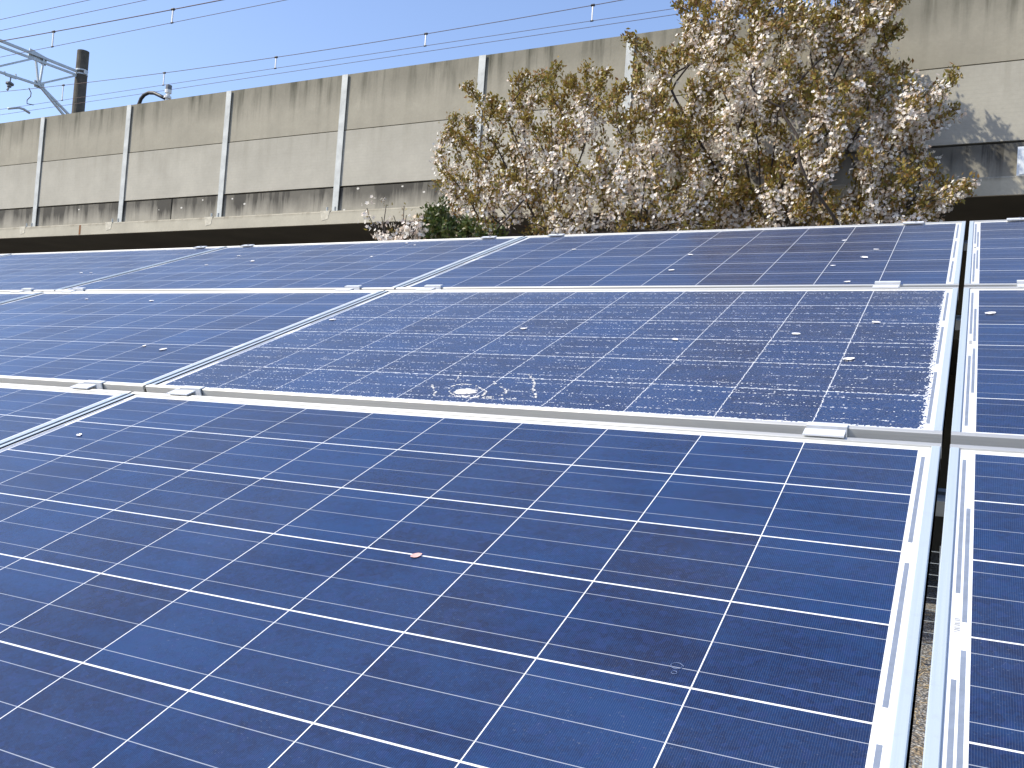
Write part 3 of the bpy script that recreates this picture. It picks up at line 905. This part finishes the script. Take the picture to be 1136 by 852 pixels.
# low flowering shrub and green bush at the array's top edge
YS = 6.3
polyS = [(402, 262), (408, 240), (425, 246), (450, 240), (480, 244), (482, 262), (440, 275)]
make_tree('flowering_shrub', 'low shrub with round pale pink blossom heads left of the trees', 'shrub', None, 9, gb(445, YS),
          [[W(440, 268, YS), W(415, 250, YS)], [W(446, 268, YS), W(450, 240, YS)], [W(448, 268, YS), W(470, 245, YS)]],
          polyS, YS, .22, 34, [(407, 231), (428, 229), (450, 230), (449, 239), (424, 240), (410, 246), (462, 243), (436, 238)], 520, 40, .020, .04, .05)
YB = 6.5
polyB = [(470, 250), (478, 234), (490, 232), (500, 240), (520, 250), (560, 256), (560, 270), (470, 270)]
make_tree('green_bush', 'small dark green leafy bush at the foot of the left cherry tree', 'bush', None, 13, gb(505, YB),
          [[W(505, 268, YB), W(485, 245, YB)], [W(507, 268, YB), W(520, 250, YB)], [W(508, 268, YB), W(545, 255, YB)]],
          polyB, YB, .3, 80, [(491, 226), (480, 236)], 60, 2600, .018, .05, .3, 'bushleaf')

# ------------------------------------------------------------------ petals, dropping
MT['petal'] = plain('fallen white petal', (.88, .85, .83), .6, 0, .04, 200)
MT['petal_pink'] = plain('fallen pink petal', (.72, .42, .38), .6, 0, .1, 200)
MT['dropping'] = plain('chalky bird dropping', (.80, .78, .74), .9, 0, .08, 300, .3)
def petal_mesh(seed):
    r_ = random.Random(seed); q = MB(); n = 5; L, Wd = .0085, .006
    vs = []; 
    for i in range(n):
        for j in range(n):
            a = i / (n - 1) * 2 - 1; b = j / (n - 1) * 2 - 1
            wd = math.sqrt(max(.05, 1 - a * a * .9)) * (1 - .25 * a)
            vs.append((a * L, b * Wd * wd, .0010 + .0035 * (a * a * .5 + b * b) * r_.uniform(.6, 1.3)))
    fs = [(i * n + j, (i + 1) * n + j, (i + 1) * n + j + 1, i * n + j + 1) for i in range(n - 1) for j in range(n - 1)]
    q.add(vs, fs); return q
pms = [petal_mesh(i).mesh('petal', MT['petal'], True) for i in range(4)]
ppm = petal_mesh(9).mesh('petal', MT['petal_pink'], True)
PET = [
 (90, 303, 1, 'petal on the leftmost full top-row panel, left one of a close pair', 2), (101, 303, .8, 'petal on the leftmost full top-row panel, right one of a close pair', 2),
 (131, 278, .7, 'petal near the top edge of the leftmost full top-row panel', 2),
 (265, 284, 1, 'petal on the second top-row panel, upper one near its left seam', 2), (280, 290, 1.3, 'larger petal on the second top-row panel near its left seam', 2), (229, 294, .9, 'petal on the second top-row panel closest to its left seam', 2),
 (412, 285, .8, 'petal on the second top-row panel, lower right of its three right petals', 2), (451, 270, 1, 'petal under the flowering shrub at the array top edge', 2), (460, 272, .7, 'small petal right beside the one under the flowering shrub', 2),
 (637, 277, 1, 'petal on the top-row panel below the left cherry trunk', 2), (766, 283, 1, 'petal in the middle of the top-row panel above the speckled one', 2), (745, 300, 1, 'petal in the middle of the top-row panel near its lower rail', 2),
 (959, 286, 1.3, 'petal at the right of the top-row panel, brightest of the right cluster', 2), (972, 277, .9, 'petal at the right of the top-row panel, rightmost of the cluster', 2), (924, 295, .8, 'petal at the right of the top-row panel, leftmost of the cluster', 2), (937, 267, .9, 'petal at the right of the top-row panel, topmost of the cluster', 2), (940, 313, .9, 'petal resting against the lower rail of the top-row panel', 2),
 (96, 332, .8, 'petal on the clean middle panel near its upper left', 1), (168, 334, 1, 'petal on the clean middle panel near its upper rail', 1), (160, 384, .8, 'petal on the clean middle panel, left one of the lower pair', 1), (181, 388, 1.1, 'petal on the clean middle panel, right one of the lower pair', 1),
 (369, 355, 1.1, 'petal on the speckled panel near its left seam', 1), (581, 365, .9, 'petal on the speckled panel above the bird dropping', 1), (749, 377, .9, 'petal in the right half of the speckled panel', 1),
 (883, 371, 1., 'petal on the speckled panel at the right, left one of three', 1), (972, 358, 1., 'petal on the speckled panel at the right, top one of three', 1), (942, 399, 1.2, 'petal on the speckled panel at the right, lowest of three', 1),
 (1099, 348, 1.2, 'petal on the right edge middle-row panel across the dark gap', 1), (88, 483, .8, 'petal near the upper left corner of the foreground panel', 0), (462, 617, .8, 'pinkish petal alone in the middle of the foreground panel', 0)]
for i, (x, y, s, lab, row) in enumerate(PET):
    u, v = on_panel(x, y, -LIP + ROWN[row])
    me = ppm if 'pinkish' in lab else pms[i % 4]
    o = link('petal', me); o.location = pv(u, v, -LIP + ROWN[row] + .0004)
    o.rotation_euler = (Matrix.Rotation(TILT, 4, 'X') @ Matrix.Rotation(random.uniform(-.8, .8), 4, 'Z')).to_euler()
    o.scale = (s * 1.1, s * 1.1, s * .35)
    tag(o, ('white ' if 'pinkish' not in lab and 'larger' not in lab and 'small ' not in lab else '') + lab, 'petal', 'fallen petals on the panels')

u, v = on_panel(517, 436, -LIP)
bd = empty('bird_dropping', pv(u, v, ROWN[1] - LIP + .0003), (TILT, 0, 0))
tag(bd, 'chalky white bird dropping with splashed rings near the lower rail of the speckled panel', 'bird dropping')
q = MB(); n = 28; rr = random.Random(4)
ring = [(math.cos(k * 2 * math.pi / n) * .024 * rr.uniform(.75, 1.2), math.sin(k * 2 * math.pi / n) * .016 * rr.uniform(.7, 1.25)) for k in range(n)]
q.add([(0, 0, .0035)] + [(a * .6, b * .6, .0028) for a, b in ring] + [(a, b, 0) for a, b in ring],
      [(0, 1 + k, 1 + (k + 1) % n) for k in range(n)] + [(1 + k, 1 + n + k, 1 + n + (k + 1) % n, 1 + (k + 1) % n) for k in range(n)])
q.build('blob', MT['dropping'], bd, True)
def streak(pix, w=.0014):
    """dried run drawn as a chain of small flat beads"""
    q = MB(); r_ = random.Random(int(pix[0][0] * 7))
    pts = [Vector((a - u, b - v, 0)) for a, b in (on_panel(x, y, -LIP) for x, y in pix)]
    for a, b in zip(pts[:-1], pts[1:]):
        n = max(2, int((b - a).length / .0035))
        for k in range(n):
            if r_.random() < .25: continue
            c = a.lerp(b, k / n) + Vector((r_.gauss(0, .0012), r_.gauss(0, .0015), 0)); s = w * r_.uniform(.6, 1.7); m_ = 6
            q.add([c + Vector((0, 0, s * .5))] + [c + Vector((math.cos(j * 6.283 / m_) * s * 1.4, math.sin(j * 6.283 / m_) * s, .0001)) for j in range(m_)], [(0, 1 + j, 1 + (j + 1) % m_) for j in range(m_)])
    q.build('dried_run', MT['dropping'], bd, True)
streak([(499, 431), (508, 428), (521, 428), (532, 431), (540, 436), (536, 440), (524, 443), (508, 441), (498, 437), (499, 431)])
streak([(546, 424), (551, 429), (558, 432), (563, 434), (561, 439), (552, 441), (540, 442), (527, 442), (512, 440)])
streak([(586, 417), (592, 422), (593, 428), (591, 434), (594, 439), (593, 444)])
streak([(505, 425), (509, 420), (511, 415)], .001)
streak([(480, 429), (483, 436), (481, 441)])
streak([(500, 441), (530, 443), (560, 444), (575, 444)], .0012)

# faint dried droplet ring on the foreground panel
u, v = on_panel(751, 739, -LIP)
dr = empty('dried_droplet', pv(u, v, -LIP + .0003), (TILT, 0, 0)); tag(dr, 'faint dried droplet ring near the right end of the foreground panel', 'droplet mark')
MT['residue'] = plain('grey dried residue', (.12, .17, .30), .7, 0, .1, 200)
q = MB(); r_ = random.Random(2)
for cx, cy, ra in ((0, 0, .006), (.0005, -.011, .0028)):
    pp = [Vector((cx + math.cos(k * .3142) * ra * r_.uniform(.85, 1.1), cy + math.sin(k * .3142) * ra * .8, .0002)) for k in range(21)]
    q.tube(pp, .0004, 4)
q.build('ring', MT['residue'], dr)
